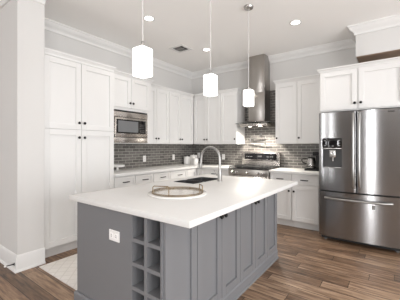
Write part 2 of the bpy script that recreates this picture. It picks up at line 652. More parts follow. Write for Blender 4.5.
# -- upper cupboards on the left wall
def upper(mp, loc, u0, u1, D, doors, label, group, ztop=2.447, zb=1.357, el=True, er=True, cu0=None, cu1=None, cc0=None):
    t = thing('upper_cabinet', loc, label, 'cabinet', group)
    carcass(mp, u0 if cu0 is None else cu0, u1 if cu1 is None else cu1, D - 0.02, zb, ztop - 0.05, t)
    for a, b, ku in doors:
        d = shaker(mp, a, b, D, zb + 0.008, ztop - 0.07, 'white', t)
        if ku is not None:
            knob(mp, ku, D, zb + 0.098, d)
    cab_crown(mp, u0 if cc0 is None else cc0, u1, D - 0.018, ztop - 0.056, ztop, t, endl=el, endr=er)
    return t
UG = 'white upper cabinets'
upper(mp, (0.16, -1.45, 1.357), -1.760, -1.129, 0.333,
      [(-1.758, -1.463, -1.495), (-1.463, -1.131, -1.431)],
      'white two-door wall cabinet immediately right of the microwave', UG, el=False, er=False)
upper(mp, (0.16, -0.74, 1.357), -1.128, -0.356, 0.333,
      [(-1.126, -0.791, -0.823), (-0.791, -0.360, -0.759)],
      'white two-door wall cabinet on the left wall ending in the corner', UG, el=False, er=False)
mb = map_back(0)
upper(mb, (0.6, -0.17, 1.357), 0.338, 1.022, 0.353,
      [(0.337, 0.661, 0.628), (0.661, 1.020, 0.694)],
      'white two-door wall cabinet on the back wall beside the corner', UG, el=False, er=False, cu0=0.338, cc0=0.354)
upper(mb, (1.21, -0.17, 1.357), 1.023, 1.394, 0.353, [(1.025, 1.392, 1.352)],
      'narrow white single-door wall cabinet left of the range hood', UG, el=False)
upper(mb, (2.55, -0.17, 1.357), 2.155, 2.962, 0.353,
      [(2.157, 2.532, 2.188), (2.532, 2.910, 2.566)],
      'white two-door wall cabinet between the range hood and the refrigerator', UG, ztop=2.475, er=False)

# -- cupboard over the refrigerator
t = thing('upper_cabinet', (3.45, -0.4, 1.80), 'deep white two-door cabinet above the stainless refrigerator', 'cabinet', UG)
carcass(mb, 2.985, 3.962, 0.807, 1.80, 2.37, t)
for a, b, s in ((2.988, 3.447, -1), (3.459, 3.958, 1)):
    d = shaker(mb, a, b, 0.827, 1.812, 2.352, 'white', t, fr=0.06)
    knob(mb, 3.453 + s * 0.035, 0.827, 1.893, d)
cab_crown(mb, 2.985, 3.962, 0.807, 2.362, 2.412, t, ret=0.40)
MB().box(3.940, 3.960, -0.80, -0.004, 0.0, 1.795, 0.001, 1).build('side_panel', 'white', t)

# -- base cupboards
BG = 'white base cabinets with black pulls'
def base(mpx, loc, u0, u1, label, knob_side=0, hz=0.781, doors=1, drawer=True):
    t = thing('base_cabinet', loc, label, 'cabinet', BG)
    carcass(mpx, u0, u1, 0.595, 0, 0.872, t, toe=0.112)
    zt = 0.862
    if drawer:
        d = shaker(mpx, u0 + 0.004, u1 - 0.004, 0.615, 0.700, zt, 'white', t, 'drawer', fr=0.03, rail=0.03)
        pull(mpx, (u0 + u1) / 2, 0.615, hz, d)
        zt = 0.692
    n = doors
    w = (u1 - u0 - 0.008) / n
    for i in range(n):
        a = u0 + 0.004 + i * w
        d = shaker(mpx, a, a + w, 0.615, 0.122, zt, 'white', t)
        if n == 2:
            ku = a + w - 0.034 if i == 0 else a + 0.034
        else:
            ku = a + w - 0.034 if knob_side > 0 else a + 0.034
        knob(mpx, ku, 0.615, 0.594, d)
    return t
base(mp, (0.3, -2.39, 0), -2.574, -2.196, 'white drawer base cabinet next to the tall pantry, under the footed dish', 1)
base(mp, (0.3, -2.0, 0), -2.194, -1.816, 'white drawer base cabinet under the left counter, second from the tall pantry', -1)
base(mp, (0.3, -1.6, 0), -1.814, -1.392, 'white drawer base cabinet under the left counter, third from the tall pantry', 1)
base(mp, (0.3, -1.15, 0), -1.390, -0.930, 'white drawer base cabinet under the left counter, nearest the corner', -1)
# corner unit
t = thing('corner_base_cabinet', (0.3, -0.35, 0), 'white corner base cabinet below the three white canisters', 'cabinet', BG)
m = MB()
m.prism([(0.002, -0.928), (0.595, -0.928), (0.595, -0.595), (0.72, -0.595), (0.72, -0.010), (0.002, -0.010)], 0.112, 0.872)
m.prism([(0.002, -0.928), (0.52, -0.928), (0.52, -0.52), (0.72, -0.52), (0.72, -0.010), (0.002, -0.010)], 0.0, 0.112)
m.build('carcass', 'white', t)
shaker(mp, -0.926, -0.622, 0.615, 0.122, 0.862, 'white', t)
shaker(mb, 0.622, 0.718, 0.615, 0.122, 0.862, 'white', t, fr=0.03)
base(mb, (1.05, -0.3, 0), 0.722, 1.372, 'white base cabinet directly left of the range', 0, doors=2)
base(mb, (2.34, -0.3, 0), 2.160, 2.520, 'white base cabinet directly right of the range', 1)
base(mb, (2.74, -0.3, 0), 2.522, 2.925, 'white base cabinet directly left of the refrigerator', -1)

# -- countertops
def slab(pts, z0, z1, name, label, bev=0.003):
    m = MB().prism(pts, z0, z1)
    bmesh.ops.recalc_face_normals(m.bm, faces=m.bm.faces)
    bmesh.ops.bevel(m.bm, geom=list(m.bm.edges), offset=bev, segments=2, affect='EDGES', profile=0.5)
    return tag(m.build(name, 'quartz'), label, 'countertop')
slab([(0.009, -2.574), (0.651, -2.574), (0.651, -0.651), (1.376, -0.651), (1.376, -0.009), (0.009, -0.009)], 0.874, 0.914,
     'countertop', 'white L-shaped countertop running along the left wall round the corner to the range')
slab([(2.154, -0.651), (2.955, -0.651), (2.955, -0.009), (2.154, -0.009)], 0.874, 0.914,
     'countertop', 'short white countertop between the range and the refrigerator')

# ------------------------------------------------------------------ range
t = thing('range_cooker', (1.765, -0.33, 0), 'stainless steel gas range set into the back counter', 'range')
RX0, RX1 = 1.381, 2.149
m = MB()
m.box(RX0, RX1, -0.62, -0.012, 0.02, 0.898)
for x in (RX0 + 0.05, RX1 - 0.05):
    for y in (-0.56, -0.08):
        m.lathe([(0.02, 0), (0.02, 0.02)], (x, y, 0), n=10)
m.build('body', 'steel_h', t)
MB().box(RX0, RX1, -0.665, -0.621, 0.80, 0.905, 0.008, 3).build('control_panel', 'steel_hood', t)
d = MB().box(RX0 + 0.004, RX1 - 0.004, -0.655, -0.621, 0.23, 0.792, 0.006, 3).build('oven_door', 'steel_h', t)
MB().box(RX0 + 0.10, RX1 - 0.10, -0.658, -0.6555, 0.34, 0.66, 0.001, 1).build('window', 'black_gloss', d, 'black glass oven window')
m = MB()
m.tube([(RX0 + 0.05, -0.705, 0.745), (RX1 - 0.05, -0.705, 0.745)], 0.012, 12)
for x in (RX0 + 0.09, RX1 - 0.09):
    m.tube([(x, -0.655, 0.745), (x, -0.705, 0.745)], 0.009, 8)
m.build('handle', 'chrome', d)
d = MB().box(RX0 + 0.004, RX1 - 0.004, -0.652, -0.621, 0.05, 0.222, 0.006, 3).build('warming_drawer', 'steel_h', t)
for x in (1.470, 1.558, 1.765, 1.972, 2.060):
    m = MB().lathe([(0.026, 0), (0.026, 0.006), (0.022, 0.010), (0.020, 0.034), (0.017, 0.038), (0, 0.038)], (x, -0.665, 0.850), (0, -1, 0), 18)
    m.box(x - 0.005, x + 0.005, -0.711, -0.70, 0.832, 0.868, 0.002, 1)
    m.build('knob', 'chrome', t, 'round silver burner knob')
MB().box(RX0, RX1, -0.66, -0.105, 0.906, 0.916, 0.003).build('cooktop', 'black_gloss', t, 'black cooktop surface')
for x, y, r in ((1.52, -0.50, 0.045), (1.52, -0.24, 0.038), (1.765, -0.37, 0.05), (2.01, -0.50, 0.045), (2.01, -0.24, 0.038)):
    MB().lathe([(r, 0), (r, 0.012), (r * 0.7, 0.014), (r * 0.7, 0.020), (0, 0.020)], (x, y, 0.9165), n=18).build('burner', 'iron', t, 'round black burner cap')
for i in range(3):
    a = RX0 + 0.012 + i * 0.249
    b = a + 0.243
    m = MB()
    z0, z1 = 0.937, 0.951
    for y in (-0.64, -0.125):
        m.box(a, b, y - 0.007, y + 0.007, z0, z1, 0.002, 1)
    for x in (a + 0.007, b - 0.007):
        m.box(x - 0.007, x + 0.007, -0.633, -0.132, z0, z1, 0.002, 1)
        for y in (-0.64, -0.125):
            m.box(x - 0.006, x + 0.006, y - 0.006, y + 0.006, 0.9165, z0)
    for y in (-0.53, -0.38, -0.24):
        m.box(a + 0.014, b - 0.014, y - 0.006, y + 0.006, z0, z1, 0.002, 1)
    m.box((a + b) / 2 - 0.006, (a + b) / 2 + 0.006, -0.633, -0.132, z0 + 0.001, z1 + 0.002, 0.002, 1)
    m.build('grate', 'iron', t, 'black cast iron pan grate')
g = MB().box(RX0 - 0.004, RX1 - 0.002, -0.100, -0.014, 0.9, 1.03).box(RX0 - 0.004, RX1 - 0.002, -0.108, -0.014, 1.032, 1.200, 0.010, 3).build('backguard', 'steel_h', t)
MB().box(RX0 + 0.055, RX1 - 0.055, -0.1125, -0.1085, 1.058, 1.172, 0.0015, 1).build('display', 'black_gloss', g, 'black glass display panel')
for i in range(4):
    for s_ in (0, 1):
        x = RX0 + 0.10 + i * 0.035 + s_ * 0.42
        MB().box(x, x + 0.016, -0.1135, -0.1126, 1.108, 1.118).build('key_marking', 'grey_mark', g, 'pale grey key marking')
MB().box(1.72, 1.80, -0.1135, -0.1126, 1.105, 1.135).build('clock', 'dim_mark', g, 'dim grey clock window')

# ------------------------------------------------------------------ range hood
t = thing('range_hood', (1.768, -0.25, 1.68), 'tall stainless chimney hood with glass canopy over the range', 'range hood')
MB().box(1.613, 1.923, -0.275, -0.010, 2.32, H - 0.002, 0.004).build('chimney', 'steel_hood', t)
MB().box(1.606, 1.930, -0.282, -0.010, 1.79, 2.319, 0.004).build('chimney', 'steel_hood', t)
m = MB()
sec = []
for z, hw, y1 in ((1.789, 0.165, -0.284), (1.775, 0.20, -0.34), (1.752, 0.31, -0.45)):
    sec.append([(1.768 - hw, y1, z), (1.768 + hw, y1, z), (1.768 + hw, -0.010, z), (1.768 - hw, -0.010, z)])
m.loft(sec)
m.build('transition', 'steel_h', t)
m = MB()
n = 14
rings = []
for i in range(n + 1):
    s = -1 + 2 * i / n
    x = 1.768 + s * 0.372
    y = -0.44 - 0.075 * (1 - s * s)
    zc = 1.742 + 0.012 * (1 - s * s)
    rings.append([(x, -0.012, zc - 0.005), (x, y, zc - 0.005), (x, y, zc + 0.004), (x, -0.012, zc + 0.004)])
m.loft(rings)
m.build('canopy', 'glass', t, 'clear curved glass canopy')
b = MB().box(1.50, 2.036, -0.455, -0.012, 1.683, 1.734, 0.006).build('body', 'steel_h', t)
for x in (1.665, 1.871):
    MB().lathe([(0.032, 0), (0.032, -0.004), (0, -0.004)], (x, -0.34, 1.6825), n=20).build('lamp', 'hood_lens', b, 'lit round hood lamp')
    sp = bpy.data.lights.new('hood_light', 'SPOT')
    sp.energy = 120
    sp.color = (1.0, 0.93, 0.83)
    sp.spot_size = R(166)
    sp.spot_blend = 0.6
    sp.shadow_soft_size = 0.032
    so = bpy.data.objects.new('hood_light', sp)
    so.location = (x, -0.34, 1.672)
    so.rotation_euler = (R(-8), 0, 0)
    COL.objects.link(so)
m = MB()
for i in range(5):
    m.lathe([(0.008, 0), (0.008, 0.003), (0, 0.003)], (1.70 + i * 0.034, -0.4555, 1.708), (0, -1, 0), 10)
m.build('buttons', 'black', b, 'row of small black buttons')

# pot filler tap on the tiles
t = thing('pot_filler', (1.739, -0.009, 1.536), 'folding nickel pot filler tap on the tiles above the range', 'tap')
MB().lathe([(0.030, 0), (0.030, 0.008), (0.014, 0.012), (0.014, 0.045), (0, 0.045)], (1.739, -0.0085, 1.536), (0, -1, 0), 18).build('wall_plate', 'gunmetal', t)
m = MB()
m.tube([(1.739, -0.05, 1.555), (1.739, -0.05, 1.462), (1.83, -0.052, 1.462)], 0.011, 10)
m.tube([(1.85, -0.055, 1.462), (1.545, -0.075, 1.462)], 0.011, 10)
m.build('arm', 'gunmetal', t)
m = MB()
m.tube([(1.545, -0.075, 1.478), (1.545, -0.075, 1.385)], 0.014, 10)
m.tube([(1.545, -0.075, 1.400), (1.875, -0.115, 1.400)], 0.011, 10)
m.tube([(1.875, -0.115, 1.412), (1.875, -0.115, 1.335)], [0.014, 0.011], 10)
m.build('spout', 'gunmetal', t)
MB().tube([(1.60, -0.082, 1.400), (1.60, -0.13, 1.43)], 0.006, 8).build('lever', 'gunmetal', t)

# ------------------------------------------------------------------ refrigerator
t = thing('refrigerator', (3.449, -0.45, 0), 'large stainless french-door refrigerator with water dispenser', 'refrigerator')
FX0, FX1, FM = 2.994, 3.932, 3.449
m = MB().box(FX0 + 0.006, FX1 - 0.006, -0.84, -0.03, 0.035, 1.76, 0.004)
for x in (FX0 + 0.06, FX1 - 0.06):
    for y in (-0.8, -0.1):
        m.lathe([(0.02, 0), (0.02, 0.036)], (x, y, 0), n=10)
m.build('body', paint('grey_fridge_side', (0.17, 0.165, 0.16), 0.4), t)
MB().box(FX0 + 0.02, FX1 - 0.02, -0.852, -0.841, 0.028, 0.075).build('grille', 'gasket', t, 'black toe grille')
BULGE = 0.030
def face_y(x):
    s = (x - FM) / (FX1 - FM)
    return -0.930 - BULGE * (1 - s * s)
def bowed(x0, x1, z0, z1, name, hole=None, r=0.010):
    """a door leaf with gently bowed front; hole = recess rectangle (x0, x1, z0, z1)"""
    m = MB()
    xs = [x0 + (x1 - x0) * i / 20 for i in range(21)]
    if hole:
        hx0, hx1, hz0, hz1 = hole
        xs = sorted(set([x for x in xs if abs(x - hx0) > 0.012 and abs(x - hx1) > 0.012] + [hx0, hx1]))
        zs = [z0, hz0, hz1, z1]
    else:
        zs = [z0, z1]
    bm = m.bm
    def yy(x):
        y = face_y(x)
        e = min(x - x0, x1 - x)
        if e < r:
            y += r - math.sqrt(max(0, r * r - (r - e) ** 2))
        return y
    xs2 = []
    for f in (0, 0.15, 0.4, 0.7):
        xs2 += [x0 + r * f, x1 - r * f]
    xs = sorted(set(xs + xs2))
    G = {}
    for i, x in enumerate(xs):
        for j, z in enumerate(zs):
            G[i, j] = bm.verts.new((x, yy(x), z))
    B = {}
    for i in range(len(xs) - 1):
        for j in range(len(zs) - 1):
            if hole and j == 1 and xs[i] >= hx0 - 1e-6 and xs[i + 1] <= hx1 + 1e-6:
                continue
            bm.faces.new([G[i, j], G[i + 1, j], G[i + 1, j + 1], G[i, j + 1]])
    back = -0.846
    bl = [[bm.verts.new((x, back, z)) for x in xs] for z in (z0, z1)]
    nx = len(xs)
    for i in range(nx - 1):
        bm.faces.new([G[i, 0], bl[0][i], bl[0][i + 1], G[i + 1, 0]])
        bm.faces.new([G[i, len(zs) - 1], G[i + 1, len(zs) - 1], bl[1][i + 1], bl[1][i]])
    for i in (0, nx - 1):
        bm.faces.new([G[i, j] for j in range(len(zs))] + [bl[1][i], bl[0][i]])
    bm.faces.new(bl[0] + bl[1][::-1])
    return m.build(name, 'steel_v', t)
DH = (3.046, 3.282, 1.016, 1.288)
dl = bowed(FX0, FM - 0.004, 0.712, 1.772, 'door', DH)
dr = bowed(FM + 0.004, FX1, 0.712, 1.772, 'door')
dz = bowed(FX0, FX1, 0.085, 0.692, 'freezer_drawer')
# gasket strips between the doors
MB().box(FX0 + 0.01, FX1 - 0.01, -0.9, -0.843, 0.694, 0.710).build('gasket', 'gasket', t, 'dark rubber gasket')
MB().box(FM - 0.003, FM + 0.003, -0.9, -0.847, 0.72, 1.76).build('gasket', 'gasket', t, 'dark rubber gasket')
# handles
for hx, dpar in ((3.417, dl), (3.483, dr)):
    m = MB()
    pts = []
    for i in range(13):
        s = i / 12
        z = 0.785 + s * 0.96
        y = face_y(hx) - 0.010 - 0.048 * min(1, math.sin(PI * s) * 2.2)
        pts.append((hx, y, z))
    m.tube(pts, 0.0145, 12)
    m.build('handle', 'nickel', dpar)
m = MB()
pts = []
for i in range(17):
    s = i / 16
    x = 3.075 + s * 0.75
    pts.append((x, face_y(x) - 0.008 - 0.048 * min(1, math.sin(PI * s) * 2.6), 0.612))
m.tube(pts, 0.014, 12)
m.build('handle', 'nickel', dz)
# dispenser
fy = face_y(3.16)
MB().box(DH[0] - 0.004, DH[1] + 0.004, fy - 0.008, fy + 0.020, 1.290, 1.424, 0.002).build('dispenser_panel', 'black_gloss', dl, 'black dispenser control panel')
for x, w, z in ((3.235, 0.027, 1.386), (3.235, 0.027, 1.352), (3.235, 0.027, 1.318), (3.068, 0.02, 1.386), (3.068, 0.02, 1.318), (3.115, 0.02, 1.312), (3.165, 0.02, 1.312)):
    MB().box(x, x + w, fy - 0.0092, fy - 0.0082, z, z + 0.008).build('panel_marking', 'grey_mark', dl, 'pale grey panel marking')
MB().box(DH[0] - 0.002, DH[1] + 0.002, fy - 0.012, fy + 0.012, 1.276, 1.2895, 0.002).build('dispenser_trim', 'chrome', dl, 'bright strip under the control panel')
m = MB()
x0, x1, z0, z1 = DH[0] + 0.0005, DH[1] - 0.0005, DH[2] + 0.0005, DH[3] - 0.014
yb, yf = -0.862, face_y(3.05) - 0.001
for q in ([(x0, yb, z0), (x1, yb, z0), (x1, yb, z1), (x0, yb, z1)], [(x0, yf, z0), (x1, yf, z0), (x1, yb, z0), (x0, yb, z0)],
          [(x0, yf, z1), (x0, yb, z1), (x1, yb, z1), (x1, yf, z1)], [(x0, yf, z0), (x0, yb, z0), (x0, yb, z1), (x0, yf, z1)],
          [(x1, yf, z0), (x1, yf, z1), (x1, yb, z1), (x1, yb, z0)]):
    m.bm.faces.new([m.bm.verts.new(p) for p in q])
m.build('dispenser_recess', paint('dark_recess_plastic', (0.06, 0.06, 0.062), 0.3), dl, 'dark dispenser recess')
m = MB()
m.box(3.125, 3.205, -0.915, -0.870, 1.16, 1.265, 0.006)
m.lathe([(0.018, 0), (0.014, -0.05), (0, -0.05)], (3.165, -0.895, 1.16), n=12)
m.build('dispenser_spout', 'chrome', dl, 'silver water spout and paddle')
MB().box(DH[0] + 0.01, DH[1] - 0.01, -0.945, -0.870, 1.018, 1.032, 0.003).build('drip_tray', 'chrome', dl, 'silver drip tray')
MB().box(3.615, 3.652, face_y(3.635) - 0.003, face_y(3.635) + 0.002, 0.520, 0.572, 0.001, 1).build('badge', paint('grey_badge', (0.25, 0.24, 0.23), 0.4), dz, 'small grey square sticker')
MB().box(3.765, 3.845, face_y(3.80) - 0.002, face_y(3.845) + 0.002, 1.734, 1.745).build('nameplate', 'gasket', dr, 'small dark nameplate')

# ------------------------------------------------------------------ island
IX0, IX1, IY0, IY1 = 1.761, 2.714, -3.745, -1.862
t = thing('kitchen_island', (2.23, -2.78, 0), 'slate grey kitchen island cabinet with wine rack and panelled doors', 'kitchen island')
m = MB()
TH = 0.02
RX = 2.428                         # wine rack starts here on the near end
RD = 0.32                          # wine rack depth
m.box(IX0, IX0 + TH, IY0, IY1, 0.0, 0.873)
m.box(IX0 + TH, RX, IY0, IY0 + TH, 0.0, 0.873)
m.box(IX0 + TH, IX1, IY1 - TH, IY1, 0.0, 0.873)
m.box(IX1 - TH, IX1, IY0 + RD, IY1 - TH, 0.0, 0.873)
m.box(IX0 + TH, IX1 - TH, IY0 + RD, IY1 - TH, 0.05, 0.07)
m.build('carcass', 'island', t)
# wine rack
m = MB()
zs = [0.082, 0.240, 0.397, 0.555, 0.713, 0.862]
st = 0.014
sm = 0.013
m.box(RX, RX + st, IY0, IY0 + RD, 0.0, 0.873)
m.box(IX1 - st, IX1, IY0, IY0 + RD, 0.0, 0.873)
xm = (RX + IX1) / 2
m.box(xm - sm, xm + sm, IY0, IY0 + RD - 0.012, 0.082, 0.862)
m.box(RX + st, IX1 - st, IY0 + RD - 0.012, IY0 + RD, 0.0, 0.873)
m.box(RX + st, IX1 - st, IY0, IY0 + RD - 0.012, 0.862, 0.873)
for z in zs[:-1]:
    for a, b in ((RX + st, xm - sm), (xm + sm, IX1 - st)):
        m.box(a, b, IY0, IY0 + RD - 0.012, z - 0.024, z)
m.box(RX + st, IX1 - st, IY0, IY0 + 0.02, 0, 0.064)
m.build('wine_rack', 'island', t, 'grey wine rack of two columns of open square cubbies')
# panelled doors along the seating side
mi = lambda u, v, z: (v, u, z)
ys = [-3.738, -3.420, -3.098, -2.786, -2.469, -2.161, -1.866]
for i in range(6):
    d = shaker(mi, ys[i], ys[i + 1], IX1 + 0.021, 0.108, 0.868, 'island', t, fr=0.062, rail=0.065)
    if i in (1, 3):
        knob(mi, ys[i + 1] - 0.032, IX1 + 0.021, 0.765, d)
    if i in (2, 4):
        knob(mi, ys[i] + 0.032, IX1 + 0.021, 0.765, d)
IB = [(0.0, 0.0), (0.030, 0.0), (0.030, 0.006), (0.026, 0.016), (0.018, 0.020), (0.018, 0.088), (0.010, 0.100), (0.0, 0.104)]
XB = IX1 + 0.001
IBT = [(o, z if z < 0.05 else z + 0.046) for o, z in IB]
sweep([(IX0, IY1), (IX0, IY0 - 0.0005), (XB - 0.0005, IY0 - 0.0005)], IBT, -1).build('base_trim', 'island', t)
sweep([(XB, IY0 + 0.0005), (XB, IY1 + 0.02)], IB, -1).build('base_trim', 'island', t)
MB().box(XB, XB + 0.03, IY0 - 0.0305, IY0, 0, 0.018).build('base_trim', 'island', t)

# countertop with sink cut-out
CX0, CX1, CY0, CY1 = 1.685, 2.950, -3.777, -1.800
HX0, HX1, HY0, HY1 = 1.815, 2.125, -2.672, -2.100
m = MB()
bm = m.bm
xs = [CX0, HX0, HX1, CX1]
yS = [CY0, HY0, HY1, CY1]
V = {(i, j, k): bm.verts.new((xs[i], yS[j], z)) for i in range(4) for j in range(4) for k, z in enumerate((0.876, 0.914))}
for i in range(3):
    for j in range(3):
        if i == 1 and j == 1:
            for (a, b) in (((1, 1), (2, 1)), ((2, 1), (2, 2)), ((2, 2), (1, 2)), ((1, 2), (1, 1))):
                bm.faces.new([V[(*a, 0)], V[(*b, 0)], V[(*b, 1)], V[(*a, 1)]])
            continue
        for kk in (0, 1):
            bm.faces.new([V[i, j, kk], V[i + 1, j, kk], V[i + 1, j + 1, kk], V[i, j + 1, kk]])
ring = [(0, 0), (1, 0), (2, 0), (3, 0), (3, 1), (3, 2), (3, 3), (2, 3), (1, 3), (0, 3), (0, 2), (0, 1)]
for a, b in zip(ring, ring[1:] + ring[:1]):
    bm.faces.new([V[(*a, 0)], V[(*b, 0)], V[(*b, 1)], V[(*a, 1)]])
bmesh.ops.recalc_face_normals(bm, faces=bm.faces)
es = [e for e in bm.edges if len(e.link_faces) == 2 and e.calc_face_angle(0) > 0.5]
bmesh.ops.bevel(bm, geom=es, offset=0.003, segments=2, affect='EDGES', profile=0.5)
tag(m.build('countertop', 'quartz'), 'large white countertop slab on the grey island, holding the sink', 'countertop')

# sink
t = thing('kitchen_sink', (1.95, -2.4, 0.70), 'dark double-bowl sink set in the island countertop', 'sink')
def bowl(x0, x1, y0, y1, zt, zb, th=0.008):
    m = MB()
    def rr(x0, x1, y0, y1, z, r):
        pts = []
        for cx, cy, a0 in ((x1 - r, y1 - r, 0), (x0 + r, y1 - r, 90), (x0 + r, y0 + r, 180), (x1 - r, y0 + r, 270)):
            for s in range(5):
                a = R(a0 + s * 22.5)
                pts.append((cx + r * math.cos(a), cy + r * math.sin(a), z))
        return pts
    m.loft([rr(x0 - th, x1 + th, y0 - th, y1 + th, zb - th, 0.04), rr(x0 - th, x1 + th, y0 - th, y1 + th, zt, 0.04),
            rr(x0, x1, y0, y1, zt, 0.035), rr(x0 + 0.008, x1 - 0.008, y0 + 0.008, y1 - 0.008, zb + 0.01, 0.035),
            rr(x0 + 0.02, x1 - 0.02, y0 + 0.02, y1 - 0.02, zb, 0.03)])
    return m
for a, b in ((HY0 + 0.0095, -2.462), (-2.428, HY1 - 0.0095)):
    bw = bowl(HX0 + 0.0095, HX1 - 0.0095, a, b, 0.9145, 0.70).build('bowl', 'sink', t)
    MB().lathe([(0.04, 0), (0.04, 0.003), (0.02, 0.002), (0, 0.002)], ((HX0 + HX1) / 2, (a + b) / 2, 0.7005), n=18).build('drain', 'chrome', bw, 'silver drain')
MB().box(HX0 + 0.012, HX1 - 0.012, -2.4530, -2.4370, 0.80, 0.911, 0.003).build('divider', 'chrome', t, 'pale divider between the bowls')

# tap
FY = -2.32
t = thing('kitchen_faucet', (2.228, FY, 0.9145), 'tall brushed nickel gooseneck faucet beside the island sink', 'faucet')
MB().lathe([(0.028, 0), (0.028, 0.006), (0.024, 0.012), (0.0215, 0.11), (0.018, 0.125), (0, 0.125)], (2.228, FY, 0.9145), n=20).build('base', 'nickel', t)
m = MB()
pts = [(2.228, FY, 1.035), (2.228, FY, 1.12)]
for i in range(15):
    a = PI * i / 14 * 1.02
    pts.append((2.098 + 0.130 * math.cos(a), FY, 1.172 + 0.130 * math.sin(a)))
pts.append((1.966, FY, 1.14))
m.tube(pts, 0.0145, 14)
m.build('spout', 'nickel', t)
m = MB()
m.tube([(1.966, FY, 1.139), (1.962, FY, 1.115), (1.955, FY, 1.07), (1.954, FY, 1.055)], [0.016, 0.018, 0.021, 0.019], 14)
m.build('spray_head', 'nickel', t)
m = MB()
m.tube([(2.212, FY, 0.985), (2.185, FY - 0.01, 0.990)], 0.011, 10)
m.tube([(2.187, FY - 0.01, 0.990), (2.165, FY - 0.02, 1.035)], [0.007, 0.005], 8)
m.build('lever', 'nickel', t)

# tray
TC = (2.365, -3.205)
RR = 0.214
t = thing('serving_tray', (TC[0], TC[1], 0.9145), 'round pale tray with gold gallery rail on the island countertop', 'tray')
MB().lathe([(0.0, 0.0), (0.242, 0.0), (0.248, 0.003), (0.248, 0.009), (0.243, 0.012), (0.0, 0.012)], (TC[0], TC[1], 0.9145), n=56).build('base', 'ceramic', t)
MB().lathe([(0.0, 0.0122), (RR - 0.004, 0.0122), (RR - 0.004, 0.0135), (0.0, 0.0135)], (TC[0], TC[1], 0.9145), n=56).build('mirror_inlay', 'mirror', t, 'shiny inlay of the tray')
m = MB()
ringp = lambda r, z: [(TC[0] + r * math.cos(2 * PI * i / 56), TC[1] + r * math.sin(2 * PI * i / 56), z) for i in range(56)]
m.tube(ringp(RR, 0.939), 0.0032, 8, closed=True)
m.tube(ringp(RR, 0.9305), 0.0030, 8, closed=True)
for i in range(18):
    a = 2 * PI * i / 18
    x, y = TC[0] + RR * math.cos(a), TC[1] + RR * math.sin(a)
    m.tube([(x, y, 0.928), (x, y, 0.939)], 0.0022, 6)
m.build('gallery_rail', 'gold', t, 'gold gallery rail')
for (ax, ay), (bx_, by) in (((2.215, -3.345), (2.345, -3.292)), ((2.535, -3.085), (2.452, -3.015))):
    q = []
    for s_, z in ((0, 0.930), (0, 0.975), (0.06, 0.983), (0.94, 0.983), (1, 0.975), (1, 0.930)):
        q.append((ax + (bx_ - ax) * s_, ay + (by - ay) * s_, z))
    m = MB().tube(q, 0.0042, 8)
    m.build('handle', 'gold', t, 'gold loop handle')

# ------------------------------------------------------------------ pendants
PG = 'square glass pendants over the island'
def pendant(x, y, label):
    t = thing('pendant_lamp', (x, y, 1.804), label, 'pendant lamp', PG)
    MB().lathe([(0.0, 0), (0.058, 0), (0.060, -0.008), (0.052, -0.024), (0.012, -0.030), (0.012, -0.045), (0, -0.045)], (x, y, H), n=28).build('ceiling_canopy', 'chrome', t)
    MB().tube([(x, y, H - 0.045), (x, y, 2.045)], 0.0035, 8).build('rod', 'rod', t)
    MB().lathe([(0.006, 0.05), (0.010, 0.045), (0.010, 0.02), (0.024, 0.018), (0.024, 0.0), (0, 0)], (x, y, 2.0035), n=18).build('cap', 'chrome', t)
    m = MB()
    h = 0.052
    m.box(x - h, x + h, y - h, y + h, 1.804, 2.003, 0.010, 3)
    m.build('lamp_shade', 'shade', t, 'lit white glass square shade')
    return t
pendant(2.40, -3.618, 'lit square white glass pendant nearest the camera, left of the three over the island')
pendant(2.40, -2.764, 'lit square white glass pendant in the middle of the three over the island')
pendant(2.40, -1.928, 'lit square white glass pendant farthest along the island, in front of the hood')

# downlights
def downlight(x, y, label):
    t = thing('recessed_downlight', (x, y, H), label, 'downlight', 'recessed ceiling downlights')
    MB().lathe([(0.055, -0.0005), (0.078, -0.0005), (0.080, -0.004), (0.074, -0.008), (0.058, -0.006), (0.055, -0.0005)], (x, y, H), n=32, cap=False).build('trim_ring', 'trim', t)
    MB().lathe([(0.0, -0.0015), (0.057, -0.0015), (0.057, -0.004), (0, -0.004)], (x, y, H), n=32).build('lens', 'lens', t, 'lit round lens')
    d = bpy.data.lights.new('downlight_beam', 'SPOT')
    d.energy = 40
    d.color = (1.0, 0.95, 0.88)
    d.spot_size = R(130)
    d.spot_blend = 0.8
    d.shadow_soft_size = 0.05
    o = bpy.data.objects.new('downlight_beam', d)
    o.location = (x, y, H - 0.012)
    COL.objects.link(o)
downlight(1.195, -2.449, 'lit recessed ceiling downlight beside the rod of the nearest pendant')
downlight(1.173, -1.069, 'lit recessed ceiling downlight near the ceiling vent, above the corner cabinets')
downlight(2.744, -1.172, 'lit recessed ceiling downlight right of the hood chimney')

# ceiling register
t = thing('ceiling_vent', (0.835, -1.375, H), 'square white ceiling air vent with dark slots', 'vent')
m = MB()
a, b = 0.685, 0.985
c, d = -1.52, -1.23
zt, zb = H - 0.001, H - 0.010
for q in ((a, b, c, c + 0.045), (a, b, d - 0.045, d), (a, a + 0.045, c + 0.045, d - 0.045), (b - 0.045, b, c + 0.045, d - 0.045)):
    m.box(*q, zb, zt, 0.002, 1)
m.build('frame', 'trim', t)
MB().box(a + 0.04, b - 0.04, c + 0.04, d - 0.04, H - 0.003, H - 0.001).build('duct', 'vent_dark', t, 'dark duct opening')
m = MB()
for i in range(4):
    x = a + 0.045 + 0.036 * (i + 1)
    m.box(x - 0.005, x + 0.005, c + 0.045, d - 0.045, H - 0.009, H - 0.004)
m.box(a + 0.046, b - 0.046, (c + d) / 2 - 0.008, (c + d) / 2 + 0.008, H - 0.0105, H - 0.004)
m.build('louvre', paint('grey_louvre', (0.32, 0.31, 0.30), 0.5), t, 'grey louvre blades')

